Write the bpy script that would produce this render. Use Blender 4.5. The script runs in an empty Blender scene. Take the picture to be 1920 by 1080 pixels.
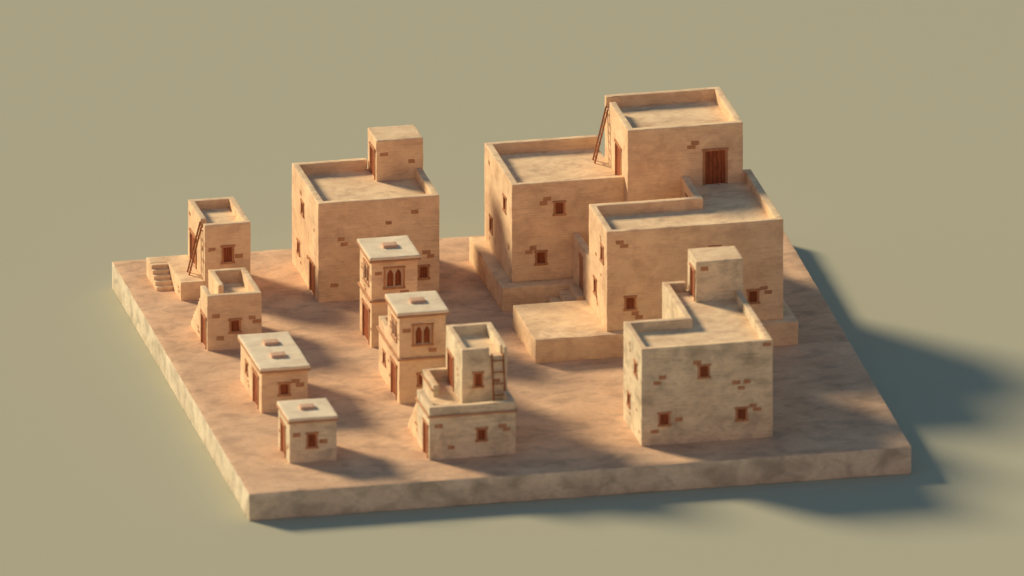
import bpy, bmesh, math, random
from mathutils import Vector, noise
random.seed(4)
SC = bpy.context.scene
COL = SC.collection

# ------------------------------------------------------------------ materials
def new_mat(name):
    m = bpy.data.materials.new(name); m.use_nodes = True
    nt = m.node_tree; b = nt.nodes['Principled BSDF']
    return m, nt, b
def N(nt, t, **k):
    n = nt.nodes.new(t)
    for a, v in k.items():
        if a in n.inputs: n.inputs[a].default_value = v
        else: setattr(n, a, v)
    return n
def noise_node(nt, vec, scale, detail=5, rough=.6, dist=0.0):
    n = nt.nodes.new('ShaderNodeTexNoise')
    n.inputs['Scale'].default_value = scale; n.inputs['Detail'].default_value = detail
    n.inputs['Roughness'].default_value = rough; n.inputs['Distortion'].default_value = dist
    nt.links.new(vec, n.inputs['Vector']); return n.outputs['Fac']
def ramp(nt, fac, pts):
    r = nt.nodes.new('ShaderNodeValToRGB'); e = r.color_ramp.elements
    while len(e) < len(pts): e.new(.5)
    for i, (p, c) in enumerate(pts):
        e[i].position = p; e[i].color = (c[0], c[1], c[2], 1)
    nt.links.new(fac, r.inputs[0]); return r.outputs[0]
def mix(nt, fac, a, b, mode='MIX'):
    m = nt.nodes.new('ShaderNodeMix'); m.data_type = 'RGBA'; m.blend_type = mode
    for i, v in ((0, fac), (6, a), (7, b)):
        if isinstance(v, (int, float)): m.inputs[i].default_value = v
        elif isinstance(v, tuple): m.inputs[i].default_value = (*v, 1)
        else: nt.links.new(v, m.inputs[i])
    return m.outputs[2]
def scaled(nt, s, src=None):
    if src is None:
        src = nt.nodes.new('ShaderNodeNewGeometry').outputs['Position']
    mp = nt.nodes.new('ShaderNodeMapping'); mp.inputs['Scale'].default_value = s
    nt.links.new(src, mp.inputs['Vector']); return mp.outputs[0]
g = lambda v: (v, v, v)

def plaster(name, c1, c2, stain, streaks=1.0, blotch=1.0, mscale=1.0):
    m, nt, b = new_mat(name)
    p = scaled(nt, (1, 1, 1))
    base = mix(nt, ramp(nt, noise_node(nt, p, 1.1 * mscale, 6, .6), [(.3, g(0)), (.7, g(1))]), c1, c2)
    # soft weather blotches, a little longer along the ground than across it
    bl = noise_node(nt, scaled(nt, (1.0, 1.6, 1.4)), 2.3 * mscale, 6, .60, .5)
    base = mix(nt, ramp(nt, bl, [(.47, g(0)), (.66, g(.72 * blotch))]), base, stain)
    bl2 = noise_node(nt, scaled(nt, (1.3, 1.6, 2.2)), 6.5, 6, .7, .2)
    base = mix(nt, ramp(nt, bl2, [(.47, g(0)), (.66, g(.34 * blotch))]), base, stain)
    # wide, faint cloudy discolouration
    cl = noise_node(nt, scaled(nt, (1, 1, 1.2)), 1.6 * mscale, 3, .5)
    base = mix(nt, 1.0, base, ramp(nt, cl, [(.36, (1.03, 1.02, 1.0)), (.64, (1 - .13 * blotch, 1 - .16 * blotch, 1 - .18 * blotch))]), 'MULTIPLY')
    # thin broken lines of the mud brick courses showing through
    st = noise_node(nt, scaled(nt, (2.0, 2.0, 40)), 1.0, 5, .75)
    keep = noise_node(nt, p, 2.2, 3, .5)
    stf = ramp(nt, st, [(.53, g(0)), (.61, g(.62 * streaks))])
    kf = ramp(nt, keep, [(.36, g(.12)), (.62, g(1))])
    base = mix(nt, mix(nt, 1.0, stf, kf, 'MULTIPLY'), base, tuple(.66 * v for v in stain))
    st2 = noise_node(nt, scaled(nt, (5, 5, 80)), 1.0, 3, .7)
    base = mix(nt, ramp(nt, st2, [(.35, g(.22 * streaks)), (.5, g(0))]), base, tuple(min(1, 1.18 * v) for v in c1))
    # fine grain
    gr = noise_node(nt, p, 40, 4, .7)
    base = mix(nt, 1.0, base, ramp(nt, gr, [(.3, g(.95)), (.7, g(1.02))]), 'MULTIPLY')
    nt.links.new(base, b.inputs['Base Color'])
    b.inputs['Roughness'].default_value = .95; b.inputs['Specular IOR Level'].default_value = .12
    bp = nt.nodes.new('ShaderNodeBump'); bp.inputs['Strength'].default_value = .22; bp.inputs['Distance'].default_value = .02
    hh = N(nt, 'ShaderNodeMath', operation='ADD')
    nt.links.new(bl2, hh.inputs[0]); nt.links.new(st, hh.inputs[1])
    nt.links.new(hh.outputs[0], bp.inputs['Height']); nt.links.new(bp.outputs[0], b.inputs['Normal'])
    return m

def wood(name, c1, c2, axis_scale=(60, 60, 5)):
    m, nt, b = new_mat(name)
    p = scaled(nt, axis_scale)
    f = noise_node(nt, p, 1.0, 5, .7, .4)
    c = mix(nt, ramp(nt, f, [(.35, g(0)), (.65, g(1))]), c1, c2)
    f2 = noise_node(nt, scaled(nt, (9, 9, 3)), 1.0, 3, .6)
    c = mix(nt, 1.0, c, ramp(nt, f2, [(.3, g(.75)), (.7, g(1.15))]), 'MULTIPLY')
    nt.links.new(c, b.inputs['Base Color']); b.inputs['Roughness'].default_value = .85
    b.inputs['Specular IOR Level'].default_value = .2
    bp = nt.nodes.new('ShaderNodeBump'); bp.inputs['Strength'].default_value = .4; bp.inputs['Distance'].default_value = .01
    nt.links.new(f, bp.inputs['Height']); nt.links.new(bp.outputs[0], b.inputs['Normal'])
    return m

def brick(name):
    m, nt, b = new_mat(name)
    p = scaled(nt, (1, 1, 1))
    c = mix(nt, ramp(nt, noise_node(nt, p, 9, 4, .6), [(.35, g(0)), (.65, g(1))]), (.46, .225, .125), (.56, .30, .17))
    c = mix(nt, 1.0, c, ramp(nt, noise_node(nt, scaled(nt, (12, 12, 50)), 1, 3, .7), [(.3, g(.8)), (.7, g(1.1))]), 'MULTIPLY')
    nt.links.new(c, b.inputs['Base Color']); b.inputs['Roughness'].default_value = .95
    b.inputs['Specular IOR Level'].default_value = .1
    return m

M = {}
M['wall'] = plaster('bounce_warmed_plaster', (.96, .715, .475), (.92, .655, .425), (.70, .46, .31), .7, 1.0)  # same plaster as the next, with warm bounce light mixed into its colour
M['wall_plain'] = plaster('plain_plaster', (.91, .765, .56), (.86, .715, .51), (.50, .425, .32), .9, 1.1)  # the wall plaster without that bounce tint
M['slab'] = plaster('packed_earth', (.82, .54, .36), (.755, .485, .325), (.47, .31, .225), .0, .95, .75)
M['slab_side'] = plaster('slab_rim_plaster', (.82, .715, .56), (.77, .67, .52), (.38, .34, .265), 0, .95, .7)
M['cap'] = plaster('lime_washed_roof', (.93, .775, .59), (.89, .73, .54), (.66, .52, .39), 0, .6)
M['hatch'] = plaster('clay_hatch', (.72, .46, .33), (.66, .41, .29), (.52, .31, .22), 0, .5)
M['trim'] = plaster('clay_trim', (.60, .34, .205), (.53, .29, .175), (.40, .21, .13), .5, .6)
M['stonetrim'] = plaster('stone_trim', (.72, .50, .34), (.64, .43, .29), (.4, .25, .16), .4, .5)
M['wood'] = wood('red_brown_planks', (.25, .070, .030), (.42, .128, .055))
M['gap'] = wood('dark_plank_gap', (.045, .014, .008), (.07, .02, .01))
M['frame'] = wood('weathered_frame', (.46, .21, .11), (.56, .28, .15), (30, 30, 12))
M['ladder'] = wood('ladder_pole', (.30, .115, .055), (.42, .18, .085), (40, 40, 6))
M['brick'] = brick('bare_mud_brick')
def ground_mat():
    m, nt, b = new_mat('studio_floor')
    f = noise_node(nt, scaled(nt, (1, 1, 1)), .05, 3, .5)
    c = mix(nt, f, GROUND, tuple(v * 1.02 for v in GROUND))
    nt.links.new(c, b.inputs['Base Color']); b.inputs['Roughness'].default_value = .95
    b.inputs['Specular IOR Level'].default_value = .05
    return m
GROUND = (.462, .440, .342)
M['ground'] = ground_mat()

# ------------------------------------------------------------------ objects
def wear(p):
    v = noise.noise_vector(p * 2.2) * .006 + noise.noise_vector(p * 9.0 + Vector((7, 3, 1))) * .0035
    return v

class Thing:
    """a top-level Empty at (ox, oy, oz); all geometry is written in slab coordinates"""
    def __init__(s, name, label, cat, loc, group=None):
        s.o = bpy.data.objects.new(name, None); COL.objects.link(s.o)
        s.o.location = loc; s.loc = Vector(loc); s.o.empty_display_size = .2
        s.o['label'] = label; s.o['category'] = cat
        if group: s.o['group'] = group
        s.yref = loc[1]
    def link(s, name, bm, mats, parent=None, shear=True, label=None, smooth=None):
        for v in bm.verts:
            if shear: v.co.x -= .02 * (v.co.y - s.yref)
            v.co -= s.loc
        bmesh.ops.recalc_face_normals(bm, faces=bm.faces)
        if mats is M['wall_plain']:     # roof floors and all other upward faces take the warmer wall colour
            mats = [M['wall_plain'], M['wall']]; bm.normal_update()
            for f in bm.faces:
                if f.normal.z > .85: f.material_index = 1
        me = bpy.data.meshes.new(name); bm.to_mesh(me); bm.free()
        for mm in (mats if isinstance(mats, (list, tuple)) else [mats]): me.materials.append(mm)
        if smooth:
            me.polygons.foreach_set('use_smooth', [True] * len(me.polygons))
            me.set_sharp_from_angle(angle=math.radians(28))
        o = bpy.data.objects.new(name, me); COL.objects.link(o)
        o.parent = parent if parent is not None else s.o
        if label: o['label'] = label
        return o

def box(bm, x0, x1, y0, y1, z0, z1, mi=0, jit=0.0):
    r = lambda: random.uniform(-jit, jit)
    vs = [bm.verts.new((x + r(), y + r(), z + r())) for x in (x0, x1) for y in (y0, y1) for z in (z0, z1)]
    for q in ((0, 1, 3, 2), (4, 6, 7, 5), (0, 4, 5, 1), (2, 3, 7, 6), (0, 2, 6, 4), (1, 5, 7, 3)):
        f = bm.faces.new([vs[i] for i in q]); f.material_index = mi
    return vs

def solid(add, sub=(), step=.06, bevel=.009, chip=1.0):
    """one closed worn-edged body from a union of boxes minus others (x0,x1,y0,y1,z0,z1)"""
    cuts = []
    for ax in range(3):
        lo = min(b[2 * ax] for b in add); hi = max(b[2 * ax + 1] for b in add)
        vals = sorted({round(v, 5) for b in list(add) + list(sub) for v in (b[2 * ax], b[2 * ax + 1]) if lo - 1e-6 <= v <= hi + 1e-6})
        out = [vals[0]]
        for v in vals[1:]:
            if v - out[-1] < 1e-4: continue
            n = max(1, round((v - out[-1]) / step)); a = out[-1]
            for k in range(1, n + 1): out.append(a + (v - a) * k / n)
        cuts.append(out)
    nx, ny, nz = (len(c) - 1 for c in cuts)
    mid = [[(c[i] + c[i + 1]) / 2 for i in range(len(c) - 1)] for c in cuts]
    filled = set()
    def rng(ax, a, b): return [i for i, m_ in enumerate(mid[ax]) if a < m_ < b]
    for b in add:
        ry, rz = rng(1, b[2], b[3]), rng(2, b[4], b[5])
        for i in rng(0, b[0], b[1]):
            for j in ry:
                for k in rz: filled.add((i, j, k))
    for b in sub:
        ry, rz = rng(1, b[2], b[3]), rng(2, b[4], b[5])
        for i in rng(0, b[0], b[1]):
            for j in ry:
                for k in rz: filled.discard((i, j, k))
    bm = bmesh.new(); vd = {}
    def V(i, j, k):
        q = (i, j, k)
        if q not in vd: vd[q] = bm.verts.new((cuts[0][i], cuts[1][j], cuts[2][k]))
        return vd[q]
    for (i, j, k) in filled:
        for d, qs in (((-1, 0, 0), ((0,0,0),(0,0,1),(0,1,1),(0,1,0))), ((1, 0, 0), ((1,0,0),(1,1,0),(1,1,1),(1,0,1))),
                      ((0, -1, 0), ((0,0,0),(1,0,0),(1,0,1),(0,0,1))), ((0, 1, 0), ((0,1,0),(0,1,1),(1,1,1),(1,1,0))),
                      ((0, 0, -1), ((0,0,0),(0,1,0),(1,1,0),(1,0,0))), ((0, 0, 1), ((0,0,1),(1,0,1),(1,1,1),(0,1,1)))):
            if (i + d[0], j + d[1], k + d[2]) in filled: continue
            bm.faces.new([V(i + a, j + b_, k + c) for a, b_, c in qs])
    bm.normal_update()
    if bevel:
        es = [e for e in bm.edges if len(e.link_faces) == 2 and e.is_convex and e.calc_face_angle(0) > .8]
        bmesh.ops.bevel(bm, geom=es, offset=bevel, offset_type='OFFSET', segments=2, profile=.5, affect='EDGES', clamp_overlap=False)
    bm.normal_update()
    for v in bm.verts:
        p = v.co.copy(); n = v.normal
        v.co += wear(p)
        if max(abs(n.x), abs(n.y), abs(n.z)) < .93:
            c = noise.noise(p * 5.5 + Vector((11, 5, 3)))
            if c > .30: v.co -= n * min(.02, .09 * (c - .30)) * chip
    return bm

def fb(face, plane, s0, s1, z0, z1, d0, d1):
    """a box on a wall face: 'F' looks to -Y, 'L' looks to -X; d is the distance out of the wall"""
    if face == 'F': return (s0, s1, plane - d1, plane - d0, z0, z1)
    return (plane - d1, plane - d0, s0, s1, z0, z1)

class House(Thing):
    def __init__(s, *a, **k):
        super().__init__(*a, **k); s.sub = []; s.todo = []
    def recess(s, face, plane, s0, s1, z0, z1, d=.035):
        s.sub.append(fb(face, plane, s0, s1, z0, z1, -d, .05))
    # --- openings: the wall gets a real recess, the wood stands in it
    def window(s, face, plane, c, z, w=.235, h=.30, parent=None, flat=False):
        if parent is None:      # carve now, fill in later
            s.recess(face, plane, c - w / 2 + .035, c + w / 2 - .035, z - h / 2 + .04, z + h / 2 - .04)
        s.todo.append(('w', face, plane, c, z, w, h, parent, s.yref))
    def door(s, face, plane, s0, s1, z0, z1, parent=None, carve=True):
        if carve: s.recess(face, plane, s0 + .035, s1 - .035, z0 + .004, z1 - .035)
        s.todo.append(('d', face, plane, s0, s1, z0, z1, parent, s.yref))
    def arch(s, face, plane, c, z, w=.40, h=.44):
        s.recess(face, plane, c - w / 2 + .05, c + w / 2 - .05, z - h / 2 + .05, z + h / 2 - .05, .045)
        s.todo.append(('a', face, plane, c, z, w, h, s.yref))
    def bricks(s, face, plane, pts, w=.15, h=.078, parent=None):
        for (c, z) in pts:
            bm = bmesh.new()
            ww = w * random.uniform(.85, 1.1); hh = h * random.uniform(.85, 1.1)
            b = fb(face, plane, c - ww / 2, c + ww / 2, z - hh / 2, z + hh / 2, -.03, .0045)
            box(bm, *b, jit=.004)
            for v in bm.verts: v.co += wear(v.co.copy())
            s.link('exposed_brick', bm, M['brick'], parent)
    def finish(s):
        for t in s.todo:
            s.yref = t[-1]
            if t[0] == 'w': s._window(*t[1:-1])
            elif t[0] == 'd': s._door(*t[1:-1])
            else: s._arch(*t[1:-1])
    def _planks(s, bm, face, plane, s0, s1, z0, z1, n, d0, d1):
        box(bm, *fb(face, plane, s0, s1, z0, z1, d0 - .012, d0), mi=1)
        w = (s1 - s0) / n
        for i in range(n):
            j = random.uniform(-.002, .003)
            box(bm, *fb(face, plane, s0 + i * w + .004, s0 + (i + 1) * w - .004, z0, z1, d0 - .002, d1 + j))
    def _window(s, face, plane, c, z, w, h, parent):
        off = wear(Vector(((c, plane, z) if face == 'F' else (plane, c, z))))
        bm = bmesh.new()
        iw, ih = w / 2 - .038, h / 2 - .043
        s._planks(bm, face, plane, c - iw, c + iw, z - ih, z + ih, 4, -.024, -.012)
        if parent is not None:      # a single mesh sub-part: frame joined in
            s._frame(bm, face, plane, c, z, w, h, 2)
            for v in bm.verts: v.co += off
            s.link('window', bm, [M['wood'], M['gap'], M['frame']], parent); return
        for v in bm.verts: v.co += off
        o = s.link('window', bm, [M['wood'], M['gap']])
        bm = bmesh.new(); s._frame(bm, face, plane, c, z, w, h, 0)
        for v in bm.verts: v.co += off
        s.link('window_frame', bm, M['frame'], o)
    def _frame(s, bm, face, plane, c, z, w, h, mi):
        t = .042; W, H = w / 2, h / 2
        box(bm, *fb(face, plane, c - W + .006, c - W + t, z - H + t, z + H - t, -.034, .012), mi=mi, jit=.003)
        box(bm, *fb(face, plane, c + W - t, c + W - .006, z - H + t, z + H - t, -.034, .012), mi=mi, jit=.003)
        box(bm, *fb(face, plane, c - W - .012, c + W + .012, z + H - t, z + H, -.034, .018), mi=mi, jit=.003)
        box(bm, *fb(face, plane, c - W - .012, c + W + .012, z - H, z - H + t, -.034, .020), mi=mi, jit=.003)
    def _door(s, face, plane, s0, s1, z0, z1, parent):
        off = wear(Vector(((s0, plane, z0 + .3) if face == 'F' else (plane, s0, z0 + .3)))); off.z = 0
        t = .045
        n = max(3, round((s1 - s0 - 2 * t) / .075))
        bm = bmesh.new()
        s._planks(bm, face, plane, s0 + t - .006, s1 - t + .006, z0 + .004, z1 - t + .004, n, -.022, -.008)
        fr = bm if parent is not None else bmesh.new(); mi = 2 if parent is not None else 0
        box(fr, *fb(face, plane, s0, s0 + t, z0 + .003, z1 - t, -.034, .018), mi=mi, jit=.003)
        box(fr, *fb(face, plane, s1 - t, s1, z0 + .003, z1 - t, -.034, .018), mi=mi, jit=.003)
        box(fr, *fb(face, plane, s0 - .02, s1 + .02, z1 - t, z1, -.034, .026), mi=mi, jit=.003)
        for v in bm.verts: v.co += off
        if parent is not None:
            s.link('door', bm, [M['wood'], M['gap'], M['frame']], parent); return
        for v in fr.verts: v.co += off
        o = s.link('door', bm, [M['wood'], M['gap']]); s.link('door_frame', fr, M['frame'], o)
    def _arch(s, face, plane, c, z, w, h):
        """a pair of pointed openings in a stone surround with a clay border"""
        W, H = w / 2, h / 2
        bm = bmesh.new()
        s._planks(bm, face, plane, c - W + .055, c - .012, z - H + .05, z + H - .05, 3, -.032, -.022)
        s._planks(bm, face, plane, c + .012, c + W - .055, z - H + .05, z + H - .05, 3, -.032, -.022)
        o = s.link('window', bm, [M['wood'], M['gap']])
        bm = bmesh.new(); t = .03
        box(bm, *fb(face, plane, c - W, c - W + t, z - H + t, z + H - t, -.044, .014), jit=.002)
        box(bm, *fb(face, plane, c + W - t, c + W, z - H + t, z + H - t, -.044, .014), jit=.002)
        box(bm, *fb(face, plane, c - W - .012, c + W + .012, z + H - t, z + H, -.044, .022), jit=.002)
        box(bm, *fb(face, plane, c - W - .012, c + W + .012, z - H - .004, z - H + t, -.044, .024), jit=.002)
        s.link('window_frame', bm, M['frame'], o)
        bm = bmesh.new(); a0 = .006; a1 = -.043
        ow = (2 * W - 2 * t - .03 - .032 * 2) / 2 / 1.0       # opening width
        centres = (c - .015 - ow / 2, c + .015 + ow / 2)
        zb, zt = z - H + t, z + H - t; spring = zt - .125; bot = zb + .014
        box(bm, *fb(face, plane, c - .015, c + .015, bot, spring, a1, a0))
        box(bm, *fb(face, plane, c - W + t, centres[0] - ow / 2, bot, spring, a1, a0))
        box(bm, *fb(face, plane, centres[1] + ow / 2, c + W - t, bot, spring, a1, a0))
        box(bm, *fb(face, plane, c - W + t, c + W - t, zb, bot, a1, a0))
        def strip(sa, sb, za, zb2):     # spandrel slice under the frame's head
            q = [(sa, za), (sb, zb2), (sb, zt), (sa, zt)]
            vs = []
            for d in (a0, a1):
                for (ss, zz) in q:
                    co = (ss, plane - d, zz) if face == 'F' else (plane - d, ss, zz)
                    vs.append(bm.verts.new(co))
            bm.faces.new(vs[:4]); bm.faces.new(vs[4:][::-1])
            for i in range(4): bm.faces.new([vs[i], vs[(i + 1) % 4], vs[4 + (i + 1) % 4], vs[4 + i]])
        for cc in centres:
            n = 10; prev = None
            for i in range(n + 1):
                u = -1 + 2 * i / n
                rise = .10 * (1 - abs(u) ** 1.9) * .92 + .012 * max(0, 1 - abs(u) * 2.5)
                pt = (cc + u * ow / 2, spring + rise)
                if prev: strip(prev[0], pt[0], prev[1], pt[1])
                prev = pt
        strip(c - .015, c + .015, spring, spring)
        strip(c - W + t, centres[0] - ow / 2, spring, spring); strip(centres[1] + ow / 2, c + W - t, spring, spring)
        s.link('arch_surround', bm, M['stonetrim'], o)

def ring(x0, x1, y0, y1, zf, zt, t=.12):
    """four parapet boxes round a roof"""
    return [(x0, x1, y0, y0 + t, zf, zt), (x0, x1, y1 - t, y1, zf, zt), (x0, x0 + t, y0, y1, zf, zt), (x1 - t, x1, y0, y1, zf, zt)]

def slab_roof(h, x0, x1, y0, y1, z, over=.05, name='roof'):
    """clay cornice under a lime washed slab"""
    h.link('cornice', solid([(x0 - over, x1 + over, y0 - over, y1 + over, z, z + .04)], bevel=.008), M['trim'], smooth=True)
    return h.link(name, solid([(x0 - over + .008, x1 + over - .008, y0 - over + .006, y1 + over - .008, z + .041, z + .10)], bevel=.014), M['cap'], smooth=True)

def hatch(h, x, y, z, parent):
    h.link('roof_hatch', solid([(x - .14, x + .14, y - .10, y + .10, z - .02, z + .055)], bevel=.008, step=.07), M['hatch'], parent, smooth=True)

def ladder(label, foot, top, side, w=.2, n=6, name='ladder'):
    """foot/top: centre points; side: horizontal unit vector along the rungs"""
    T = Thing(name, label, 'ladder', foot, 'wooden ladders leaning on house walls')
    f, t, sd = Vector(foot), Vector(top), Vector(side).normalized()
    ax = (t - f).normalized(); out = sd.cross(ax).normalized()
    def pole(a, b, r):
        bm = bmesh.new(); d = (b - a).normalized(); u = d.orthogonal().normalized(); v = d.cross(u)
        rings = []
        for i in range(7):
            c = a.lerp(b, i / 6) + noise.noise_vector(a * 3 + d * i * .4) * .004
            rr = r * random.uniform(.9, 1.08)
            rings.append([bm.verts.new(c + (u * math.cos(k * math.pi / 4) + v * math.sin(k * math.pi / 4)) * rr) for k in range(8)])
        for i in range(6):
            for k in range(8): bm.faces.new([rings[i][k], rings[i][(k + 1) % 8], rings[i + 1][(k + 1) % 8], rings[i + 1][k]])
        bm.faces.new(rings[0]); bm.faces.new(rings[-1])
        return bm
    for sg in (-1, 1):
        T.link('rail', pole(f + sd * sg * w / 2, t + sd * sg * w / 2 + ax * .03, .018), M['ladder'], shear=False, smooth=True)
    for i in range(n):
        c = f.lerp(t, (i + .7) / (n + .2))
        T.link('rung', pole(c - sd * (w / 2 + .02) + out * .008, c + sd * (w / 2 + .02) + out * .008, .013), M['ladder'], shear=False, smooth=True)
    return T

# ------------------------------------------------------------------ setting
bm = bmesh.new(); S = 260; n = 8
bmesh.ops.create_grid(bm, x_segments=n, y_segments=n, size=S)
me = bpy.data.meshes.new('floor'); bm.to_mesh(me); bm.free(); me.materials.append(M['ground'])
fl = bpy.data.objects.new('floor', me); COL.objects.link(fl); fl.location = (6, 6, -.536); fl['kind'] = 'structure'

bm = solid([(0, 12.68, 0, 12.78, -.534, 0)], step=.16, bevel=.014, chip=.35)
me = bpy.data.meshes.new('base_slab')
for v in bm.verts: v.co -= Vector((6.34, 6.39, -.534))
bm.normal_update()
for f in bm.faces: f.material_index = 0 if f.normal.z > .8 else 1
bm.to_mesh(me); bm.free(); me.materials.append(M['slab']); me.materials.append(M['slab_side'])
me.polygons.foreach_set('use_smooth', [True] * len(me.polygons)); me.set_sharp_from_angle(angle=math.radians(28))
o = bpy.data.objects.new('base_slab', me); COL.objects.link(o); o.location = (6.34, 6.39, -.534)
o['label'] = 'thick square slab of packed sandy earth that carries all the houses'; o['category'] = 'base slab'

G0 = -.02      # wall feet stand a little into the earth
# ------------------------------------------------------------------ small ladder house with stair terrace (far left)
h = House('terrace_house', 'one-room house on a low stair terrace at the far left corner', 'house', (1.296, 10.44, 0), group='flat roofed mud plaster houses')
X0, X1, Y0, Y1 = 1.296, 2.174, 10.44, 11.87
zt, zf = 1.473, 1.30
h.window('F', Y0, 1.735, .862, .25, .37)
h.door('L', X0, 11.13, 11.66, .363, .98)
sub = list(h.sub) + [(X0 - .05, X0 + .112, 10.56, 10.80, zf + .03, zt + .1)]
h.link('wall', solid([(X0, X1, Y0, Y1, G0, zf)] + ring(X0, X1, Y0, Y1, zf, zt, .11), sub), M['wall'], smooth=True)
h.link('terrace', solid([(.838, X0 - .004, Y0, Y1 + .03, G0, .363), (.507, .838, 11.59, Y1 + .03, G0, .363)]), M['wall'], smooth=True)
h.link('stairs', solid([(.512, .834, 11.06 + .105 * i, 11.586, G0, .0722 * (i + 1) - .004) for i in range(5)], step=.07, bevel=.005, chip=.9), M['wall'], smooth=True)
h.bricks('F', Y0, [(1.434, .982)]); h.bricks('F', Y0, [(1.949, .815)])
h.bricks('L', X0, [(11.72, 1.25)]); h.bricks('L', X0, [(10.62, .963), (10.55, .72)], .1)
h.bricks('L', .838, [(10.62, .22), (10.60, .13)], .08, .04)
h.finish()
ladder('brown wooden ladder leaning on the side of the far left terrace house', (1.075, 10.90, .366), (1.27, 10.69, 1.40), (.02, 1, 0), .17, 6)

# ------------------------------------------------------------------ stair house with open roof (left)
def stair_house_stairs(h, x0, x1, y0, y1, ztop, n):
    add = []
    for i in range(n):
        # stair climbs towards the viewer along the outer wall
        ya = y1 - (y1 - y0) * (i + 1) / n
        add.append((x0, x1, y0, y1 - (y1 - y0) * i / n, G0, ztop * (i + 1) / n))
    h.link('stairs', solid(add, step=.09, bevel=.008, chip=1.3), M['wall'], smooth=True)
h = House('stair_house', 'small single-storey house with walled open roof and an outside stair on its left', 'house', (.786, 7.71, 0), group='flat roofed mud plaster houses')
X0, X1, Y0, Y1 = .786, 1.826, 7.71, 9.11
zt, zf = 1.09, .85
h.window('F', Y0, 1.317, .46, .235, .30)
h.door('L', X0, 7.79, 8.22, .0, .64)
h.link('wall', solid([(X0, X1, Y0, 8.31, G0, zf), (1.12, X1, 8.31, Y1, G0, zf),
    (X0, X1, Y0, Y0 + .11, zf, zt), (X0, X0 + .10, Y0, 8.31, zf, zt), (X1 - .11, X1, Y0, Y1, zf, zt),
    (1.12, X1, Y1 - .11, Y1, zf, zt), (1.12, 1.22, 8.25, Y1, zf, zt)], h.sub), M['wall'], smooth=True)
stair_house_stairs(h, X0 + .002, 1.117, 8.314, 9.10, .80, 8)
h.bricks('F', Y0, [(.95, .68)]); h.bricks('F', Y0, [(1.644, .607), (1.733, .525)]); h.bricks('F', Y0, [(1.032, .236)])
h.bricks('L', X0, [(8.50, .20), (8.45, .12)], .1, .05)
h.finish()

# ------------------------------------------------------------------ house with two hatches
h = House('hatch_house', 'long low house with two clay hatches on its pale roof slab', 'house', (1.111, 4.218, 0), group='flat roofed mud plaster houses')
X0, X1, Y0, Y1 = 1.111, 1.989, 4.218, 6.03
h.window('F', Y0, 1.547, .458, .23, .28)
h.door('L', X0, 4.47, 4.93, 0, .66); h.window('L', X0, 5.50, .45, .23, .28)
h.link('wall', solid([(X0, X1, Y0, Y1, G0, .803)], h.sub), M['wall'], smooth=True)
rf = slab_roof(h, X0, X1, Y0, Y1, .805)
hatch(h, 1.55, 4.78, .905, rf); hatch(h, 1.57, 5.48, .905, rf)
h.bricks('F', Y0, [(1.758, .602), (1.843, .521)]); h.bricks('L', X0, [(5.38, .22), (5.32, .16)], .09, .05)
h.finish()

# ------------------------------------------------------------------ tiny cube house
h = House('cube_house', 'smallest cube house with one clay hatch, nearest to the front left corner', 'house', (1.079, 1.475, 0), group='flat roofed mud plaster houses')
X0, X1, Y0, Y1 = 1.079, 1.977, 1.475, 2.43
h.window('F', Y0, 1.505, .431, .225, .33)
h.door('L', X0, 1.80, 2.20, 0, .65)
h.link('wall', solid([(X0, X1, Y0, Y1, G0, .793)], h.sub), M['wall_plain'], smooth=True)
rf = slab_roof(h, X0, X1, Y0, Y1, .795, .035)
hatch(h, 1.53, 1.98, .895, rf)
h.bricks('F', Y0, [(1.208, .559)]); h.bricks('F', Y0, [(1.722, .394)])
h.bricks('L', X0, [(1.60, .30), (1.66, .24)], .1, .05); h.bricks('L', X0, [(2.33, .35)], .08, .05)
h.finish()

# ------------------------------------------------------------------ big square house with a roof hut (back centre)
h = House('square_house', 'large square house with parapet and corner roof hut, behind the narrow arched-window house', 'house', (3.348, 9.843, 0), group='flat roofed mud plaster houses')
X0, X1, Y0, Y1 = 3.348, 5.665, 9.843, 12.09
zt, zf = 1.974, 1.765
h.window('F', Y0, 5.364, .457, .225, .30)
h.window('L', X0, 11.18, 1.40, .24, .30); h.window('L', X0, 11.50, .50, .24, .30)
h.door('L', X0, 10.12, 10.58, 0, .64)
hx0, hy0 = 4.767, 11.34
base = [(X0, X1, Y0, Y1, G0, zf), (X0, X1, Y0, Y0 + .12, zf, zt), (X0, X0 + .12, Y0, Y1, zf, zt), (X0, hx0 - .003, Y1 - .12, Y1, zf, zt), (X1 - .12, X1, Y0, hy0 - .003, zf, zt)]
h.link('wall', solid(base, h.sub), M['wall'], smooth=True)
keep = h.sub; h.sub = []; h.yref = hy0
hut_mesh_sub = [fb('L', hx0, 11.44 + .035, 11.86 - .035, zf + .002, 2.38 - .035, -.035, .05)]
hut = h.link('roof_hut', solid([(hx0, X1, hy0, Y1, zf + .001, 2.575)], hut_mesh_sub, bevel=.016), M['wall'], smooth=True)
h.door('L', hx0, 11.44, 11.86, zf, 2.38, parent=hut, carve=False)
h.bricks('F', hy0, [(4.911, 2.293)], parent=hut); h.bricks('F', hy0, [(5.436, 2.125)], parent=hut)
h.yref = Y0
h.bricks('F', Y0, [(5.195, 1.676)]); h.bricks('F', Y0, [(4.692, 1.492)], .12, .075); h.bricks('F', Y0, [(3.783, 1.232), (3.843, 1.126)])
h.bricks('F', Y0, [(3.654, .32)]); h.bricks('F', Y0, [(5.416, .85), (5.497, .767)])
h.bricks('L', X0, [(11.33, 1.66)], .12); h.bricks('L', X0, [(10.2, 1.32)], .08, .05); h.bricks('L', X0, [(10.78, .57)], .1); h.bricks('L', X0, [(11.33, .25)], .1, .05)
h.finish()

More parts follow.
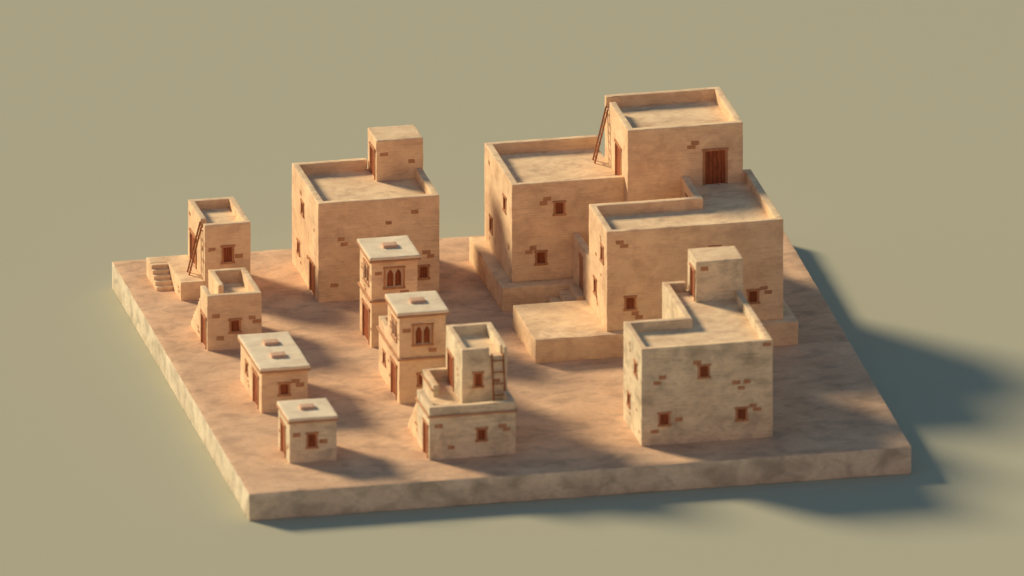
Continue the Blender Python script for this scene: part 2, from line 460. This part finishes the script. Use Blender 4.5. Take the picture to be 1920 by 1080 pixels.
# ------------------------------------------------------------------ narrow arched-window houses
h = House('arched_window_house', 'narrow two-storey house with twin arched window and straight sides, before the large square house', 'house', (3.837, 7.256, 0), group='narrow two-storey houses with twin arched windows')
X0, X1, Y0, Y1 = 3.837, 4.715, 7.256, 8.27
h.arch('F', Y0, 4.269, 1.372); h.arch('L', X0, 7.68, 1.36, .44, .42)
h.door('L', X0, 7.44, 8.00, 0, .72)
h.link('wall', solid([(X0, X1, Y0, Y1, G0, 1.70)], h.sub), M['wall'], smooth=True)
slab = slab_roof(h, X0, X1, Y0, Y1, 1.702, .055); hatch(h, 4.30, 7.78, 1.80, slab)
h.link('string_course', solid([(X0 - .045, X1 + .045, Y0 - .045, Y1 + .045, .905, .945)], bevel=.008), M['trim'], smooth=True)
h.bricks('F', Y0, [(3.97, 1.473)]); h.bricks('F', Y0, [(4.464, 1.063)])
h.bricks('L', X0, [(7.33, 1.40), (7.33, 1.33)], .09, .045); h.bricks('L', X0, [(7.84, 1.04), (7.78, .99)], .09, .05); h.bricks('L', X0, [(8.06, 1.40), (8.06, 1.32)], .1, .05)
h.bricks('L', X0, [(7.33, .35)], .08, .06)
h.finish()

h = House('arched_window_house', 'two-storey house with twin arched window and a low walled terrace behind, next to the ladder', 'house', (3.742, 4.204, 0), group='narrow two-storey houses with twin arched windows')
X0, X1, Y0, Y1 = 3.742, 4.630, 4.204, 5.20; Y2 = 5.98
h.arch('F', Y0, 4.188, 1.351); h.arch('L', X0, 4.62, 1.36, .42, .42)
h.window('F', Y0, 4.20, .457, .25, .29)
h.door('L', X0, 4.41, 4.90, 0, .70); h.window('L', X0, 5.47, .46, .24, .30)
h.link('wall', solid([(X0, X1, Y0, Y1, G0, 1.722), (X0, X1, Y1, Y2, G0, .90), (X0, X0 + .1, Y1, Y2, .9, 1.11), (X1 - .1, X1, Y1, Y2, .9, 1.11), (X0, X1, Y2 - .1, Y2, .9, 1.11)], h.sub), M['wall'], smooth=True)
slab = slab_roof(h, X0, X1, Y0, Y1, 1.724, .055); hatch(h, 4.20, 4.72, 1.822, slab)
h.link('string_course', solid([(X0 - .045, X1 + .045, Y0 - .045, Y2 + .045, .865, .905)], bevel=.008), M['trim'], smooth=True)
h.bricks('F', Y0, [(3.884, 1.451)]); h.bricks('F', Y0, [(4.379, 1.03)])
h.bricks('L', X0, [(4.97, 1.36), (4.97, 1.28)], .1, .05); h.bricks('L', X0, [(4.28, 1.34), (4.28, 1.26)], .09, .045); h.bricks('L', X0, [(5.13, .53)], .08, .05); h.bricks('L', X0, [(5.0, .28)], .1, .06)
h.finish()

# ------------------------------------------------------------------ front ladder house with lower storey and roof terrace
h = House('two_storey_stair_house', 'front centre house with outside stair, terrace parapets and an upper room', 'house', (3.68, 1.117, 0), group='flat roofed mud plaster houses')
X0, X1, Y0, Y1 = 3.68, 5.334, 1.117, 3.2
zt, zf = 1.046, .82; UX0, UY0 = 4.465, 1.82; uz = 1.89; uf = 1.70
h.window('F', Y0, 4.68, .44, .215, .29)
h.door('L', X0, 1.21, 1.61, 0, .68)
h.window('F', UY0, 4.773, 1.275, .205, .33)
h.door('L', UX0, 2.50, 3.0, zf, 1.50)
nx0, nx1 = 4.99, 5.265
h.link('wall', solid([(X0, X1, Y0, 2.14, G0, zf), (4.02, X1, 2.14, Y1, G0, zf), (X0, X1, Y0, Y0 + .12, zf, zt), (X0, X0 + .11, Y0, 2.14, zf, zt),
    (X1 - .1, X1, Y0, UY0, zf, zt), (4.02, 4.13, 2.28, Y1, zf, zt), (4.02, UX0, Y1 - .11, Y1, zf, zt),
    (UX0, X1, UY0, Y1, zf, uf)] + ring(UX0, X1, UY0, Y1, uf, uz, .11), h.sub + [(nx0, nx1, UY0 - .05, UY0 + .112, uf + .02, uz + .1)]), M['wall_plain'], smooth=True)
stair_house_stairs(h, X0 + .002, 4.017, 2.144, 2.96, .78, 8)
h.link('string_course', solid([(X0 - .035, X1 + .035, Y0 - .035, Y0 - .001, .85, .89), (X0 - .035, X0 - .001, Y0 - .001, 2.16, .85, .89), (X1 + .001, X1 + .035, Y0 - .001, Y1, .85, .89)], bevel=.007), M['trim'], smooth=True)
h.link('parapet_course', solid([(3.985, 4.019, 2.30, Y1, .93, .965)], bevel=.006), M['trim'], smooth=True)
h.bricks('F', Y0, [(3.863, .669)]); h.bricks('F', Y0, [(4.098, .225)]); h.bricks('F', Y0, [(5.083, .588), (5.16, .51)]); h.bricks('F', UY0, [(5.12, 1.231)])
h.bricks('L', X0, [(2.30, .33), (2.18, .34), (2.15, .23)], .08, .05); h.bricks('L', UX0, [(2.2, 1.37), (2.15, 1.28)], .09, .05)
h.finish()
ladder('brown ladder standing upright against the upper room of the front centre house', (5.148, 1.70, .824), (5.128, 1.80, 1.75), (1, 0, 0), .22, 4)

# ------------------------------------------------------------------ L-shaped house at front right
h = House('l_shaped_house', 'large L-shaped house with roof hut, standing alone at the front right corner', 'house', (7.729, 1.046, 0), group='flat roofed mud plaster houses')
X0, X1, Y0, YM, Y1 = 7.729, 10.24, 1.046, 2.586, 4.51
XR = 8.90; zt, zf = 1.942, 1.755
for c, z in ((8.92, 1.41), (8.163, .512), (9.643, .507)): h.window('F', Y0, c, z, .235, .29)
h.window('L', X0, 1.53, 1.39, .25, .30); h.window('L', X0, 2.13, .55, .25, .30)
hx0, hy0 = 9.338, 3.80
base = [(X0, X1, Y0, YM, G0, zf), (XR, X1, YM, Y1, G0, zf), (X0, X1, Y0, Y0 + .11, zf, zt), (X0, X0 + .11, Y0, YM, zf, zt), (X0, XR + .12, YM - .12, YM, zf, zt),
        (XR, XR + .12, YM, Y1, zf, zt), (XR, hx0 - .003, Y1 - .12, Y1, zf, zt), (X1 - .11, X1, Y0, hy0 - .003, zf, zt)]
h.link('wall', solid(base, h.sub), M['wall_plain'], smooth=True)
h.yref = hy0
hut = h.link('roof_hut', solid([(hx0, X1, hy0, Y1 + .02, zf + .001, 2.565)], [fb('L', hx0, 3.88 + .035, 4.28 - .035, zf + .002, 2.38 - .035, -.035, .05)], bevel=.016), M['wall_plain'], smooth=True)
h.door('L', hx0, 3.88, 4.28, zf, 2.38, parent=hut, carve=False)
h.bricks('F', hy0, [(9.501, 2.42)], parent=hut)
h.yref = Y0
for pts in ([(8.131, 1.353), (8.032, 1.244)], [(8.79, 1.60)], [(9.545, 1.148), (9.746, 1.153), (9.637, 1.031)], [(9.862, .662), (9.94, .581)], [(8.443, .491)], [(7.98, .28)], [(10.127, 1.863)]):
    h.bricks('F', Y0, pts)
h.bricks('L', X0, [(2.05, 1.70), (1.98, 1.58)], .1, .055); h.bricks('L', X0, [(1.39, 1.22)], .1, .05); h.bricks('L', X0, [(1.48, .58)], .09, .05); h.bricks('L', X0, [(2.03, .30)], .1, .05); h.bricks('L', X0, [(1.25, .225)], .09, .05)
h.yref = YM
h.bricks('L', XR, [(3.95, 1.60), (3.93, 1.51)], .1, .05); h.bricks('L', XR, [(3.75, 1.48)], .1, .06)
h.yref = Y0
h.finish()

# ------------------------------------------------------------------ the great house on its plinth
h = House('great_house', 'largest stepped building of three joined blocks on a raised plinth, at the back right', 'house', (6.68, 5.825, 0), group='flat roofed mud plaster houses')
P = .46
h.link('plinth', solid([(6.68, 11.71, 5.825, 7.76, G0, P), (8.10, 11.71, 7.76, 10.9, G0, P), (6.69, 9.2, 8.69, 11.5, G0, P)], step=.11), M['wall'], smooth=True)
h.link('steps', solid([(7.36 + .2 * i, 8.097, 7.95, 8.686, G0, .115 * (i + 1)) for i in range(4)], step=.1, bevel=.014, chip=1.5), M['wall'], smooth=True)
# left wing
X0, X1, Y0, Y1 = 6.87, 9.022, 8.945, 11.28; zt, zf = 2.411, 2.20
h.yref = Y0
h.window('F', Y0, 7.778, 1.884, .235, .30); h.window('F', Y0, 7.428, .918, .235, .30)
h.window('L', X0, 9.55, 1.82, .25, .34); h.window('L', X0, 10.72, .98, .25, .34)
h.link('left_wing', solid([(X0, X1, Y0, Y1, P + .001, zf), (X0, X1, Y0, Y0 + .11, zf, zt), (X0, X0 + .13, Y0, Y1, zf, zt), (X0, X1, Y1 - .12, Y1, zf, zt)], h.sub), M['wall'], smooth=True)
h.bricks('F', Y0, [(7.543, 2.083), (7.476, 2.003)]); h.bricks('F', Y0, [(7.271, 1.122), (7.196, 1.039)])
h.bricks('L', X0, [(10.9, 2.15)], .12); h.bricks('L', X0, [(9.22, 1.07)], .12, .1); h.bricks('L', X0, [(10.85, .66)], .1, .05)
# front wing (L-shaped)
h.sub = []; X0, X1, Y0, YM = 8.083, 11.46, 6.0, 7.53; XR = 10.10; YE = 8.642; zt, zf = 2.456, 2.25
h.yref = Y0
h.window('F', Y0, 8.529, 1.003, .235, .30); h.window('F', Y0, 10.151, 1.885, .235, .30); h.window('F', Y0, 10.879, .959, .235, .30)
h.window('L', X0, 6.40, 1.88, .27, .36); h.window('L', X0, 6.98, 1.02, .27, .36)
h.window('L', XR, 8.15, 2.16, .22, .22)
h.link('front_wing', solid([(X0, X1, Y0, YM, P + .001, zf), (XR, X1, YM, YE, P + .001, zf), (11.235, X1, YE, 8.78, P + .001, zf), (11.235, X1, YE, 8.78, zf, zt),
    (X0, X1, Y0, Y0 + .11, zf, zt), (X0, X0 + .12, Y0, YM, zf, zt), (X0, XR + .14, YM - .13, YM, zf, zt), (XR, XR + .14, YM, YE, zf, zt), (X1 - .13, X1, Y0, 8.78, zf, zt)], h.sub), M['wall'], smooth=True)
for pts in ([(8.332, 2.227), (8.414, 2.149)], [(8.622, .789), (8.702, .708)], [(11.083, 1.111), (11.169, 1.024)]): h.bricks('F', Y0, pts)
h.bricks('L', X0, [(6.58, 2.16), (6.53, 2.10)], .1, .05); h.bricks('L', X0, [(6.93, 1.68)], .1, .05); h.bricks('L', X0, [(6.52, 1.41)], .1, .05); h.bricks('L', X0, [(6.88, .80), (6.83, .73)], .1, .06)
# gate wall between the two wings
h.sub = []; h.yref = Y0
gx = 8.085
h.recess('L', gx, 8.03, 8.50, P + .002, 1.20, .06)
h.link('gate_wall', solid([(gx, gx + .14, YM + .002, 8.942 - 0, P + .001, 1.375)], h.sub, bevel=.016, chip=1.5), M['wall'], smooth=True)
h.sub = []
bm = bmesh.new(); h._planks(bm, 'L', gx, 8.03, 8.50, P + .004, 1.19, 5, -.05, -.036)
h.link('gate', bm, [M['frame'], M['gap']])
# tall block
X0, X1, Y0, Y1 = 9.027, 11.232, 8.645, 10.62; zt, zf = 3.447, 3.22
h.yref = Y0; h.sub = []
h.door('F', Y0, 10.46, 10.93, 2.25, 2.97); h.door('L', X0, 9.20, 9.70, 2.20, 2.90)
h.link('tall_block', solid([(X0, X1, Y0, Y1, P + .001, zf)] + ring(X0, X1, Y0, Y1, zf, zt, .12), h.sub + [(X0 - .05, X0 + .122, 10.22, 10.48, zf + .02, zt + .1)]), M['wall'], smooth=True)
h.bricks('F', Y0, [(10.31, 3.109), (10.238, 3.028)])
h.finish()
ladder('long wooden ladder leaning on the tall block of the great house', (8.74, 10.42, 2.205), (8.965, 10.32, 3.27), (.02, 1, 0), .18, 7)

# ------------------------------------------------------------------ light
th = math.radians(27.5)
sd = bpy.data.lights.new('sun', 'SUN'); sd.energy = 4.8; sd.angle = math.radians(12.5); sd.color = (1.0, .83, .53)
so = bpy.data.objects.new('sun', sd); COL.objects.link(so)
hd = Vector((.656, -.755, 0)).normalized()
d = Vector((hd.x * math.cos(th), hd.y * math.cos(th), -math.sin(th)))
so.rotation_euler = d.to_track_quat('-Z', 'Y').to_euler(); so.location = (-20, 20, 20)

w = bpy.data.worlds.new('World'); SC.world = w; w.use_nodes = True
bg = w.node_tree.nodes['Background']
bg.inputs[1].default_value = 1.0
# surroundings: cool overhead, plus a warm low glow added to fill the shaded fronts
nt = w.node_tree; tc = nt.nodes.new('ShaderNodeTexCoord'); sx = nt.nodes.new('ShaderNodeSeparateXYZ')
nt.links.new(tc.outputs['Generated'], sx.inputs[0])
def mr(src, a, b, c, d):
    m_ = nt.nodes.new('ShaderNodeMapRange'); m_.interpolation_type = 'SMOOTHSTEP'
    for i_, v_ in zip((1, 2, 3, 4), (a, b, c, d)): m_.inputs[i_].default_value = v_
    nt.links.new(src, m_.inputs[0]); return m_.outputs[0]
low = mr(sx.outputs['Z'], .0, .45, 1, 0); fr = mr(sx.outputs['Y'], -.9, .3, 1, 0)
mu = N(nt, 'ShaderNodeMath', operation='MULTIPLY'); nt.links.new(low, mu.inputs[0]); nt.links.new(fr, mu.inputs[1])
nt.links.new(mix(nt, mu.outputs[0], (.115, .195, .27), (1.08, .54, .28)), bg.inputs[0])

# ------------------------------------------------------------------ camera
r = Vector((.9796, -.2011, 0)); up = Vector((.0702, .3419, .937)); bk = Vector((-.1884, -.918, .349))
cd = bpy.data.cameras.new('Camera'); co = bpy.data.objects.new('Camera', cd); COL.objects.link(co); SC.camera = co
from mathutils import Matrix
aim = Vector((7.059, 9.87, 0))
D = 40
r.normalize(); bk.normalize(); up = bk.cross(r).normalized()
R = Matrix((r, up, bk)).transposed()
co.matrix_world = Matrix.Translation(aim + bk * D) @ R.to_4x4()
cd.type = 'ORTHO'; cd.ortho_scale = 19.20; cd.clip_start = .1; cd.clip_end = 400
cd.dof.use_dof = True; cd.dof.focus_distance = D; cd.dof.aperture_fstop = 5.0

SC.render.engine = 'CYCLES'
SC.cycles.max_bounces = 8; SC.cycles.diffuse_bounces = 5
vs = SC.view_settings; vs.view_transform = 'Standard'; vs.look = 'None'; vs.exposure = 0; vs.gamma = 1; vs.use_curve_mapping = False
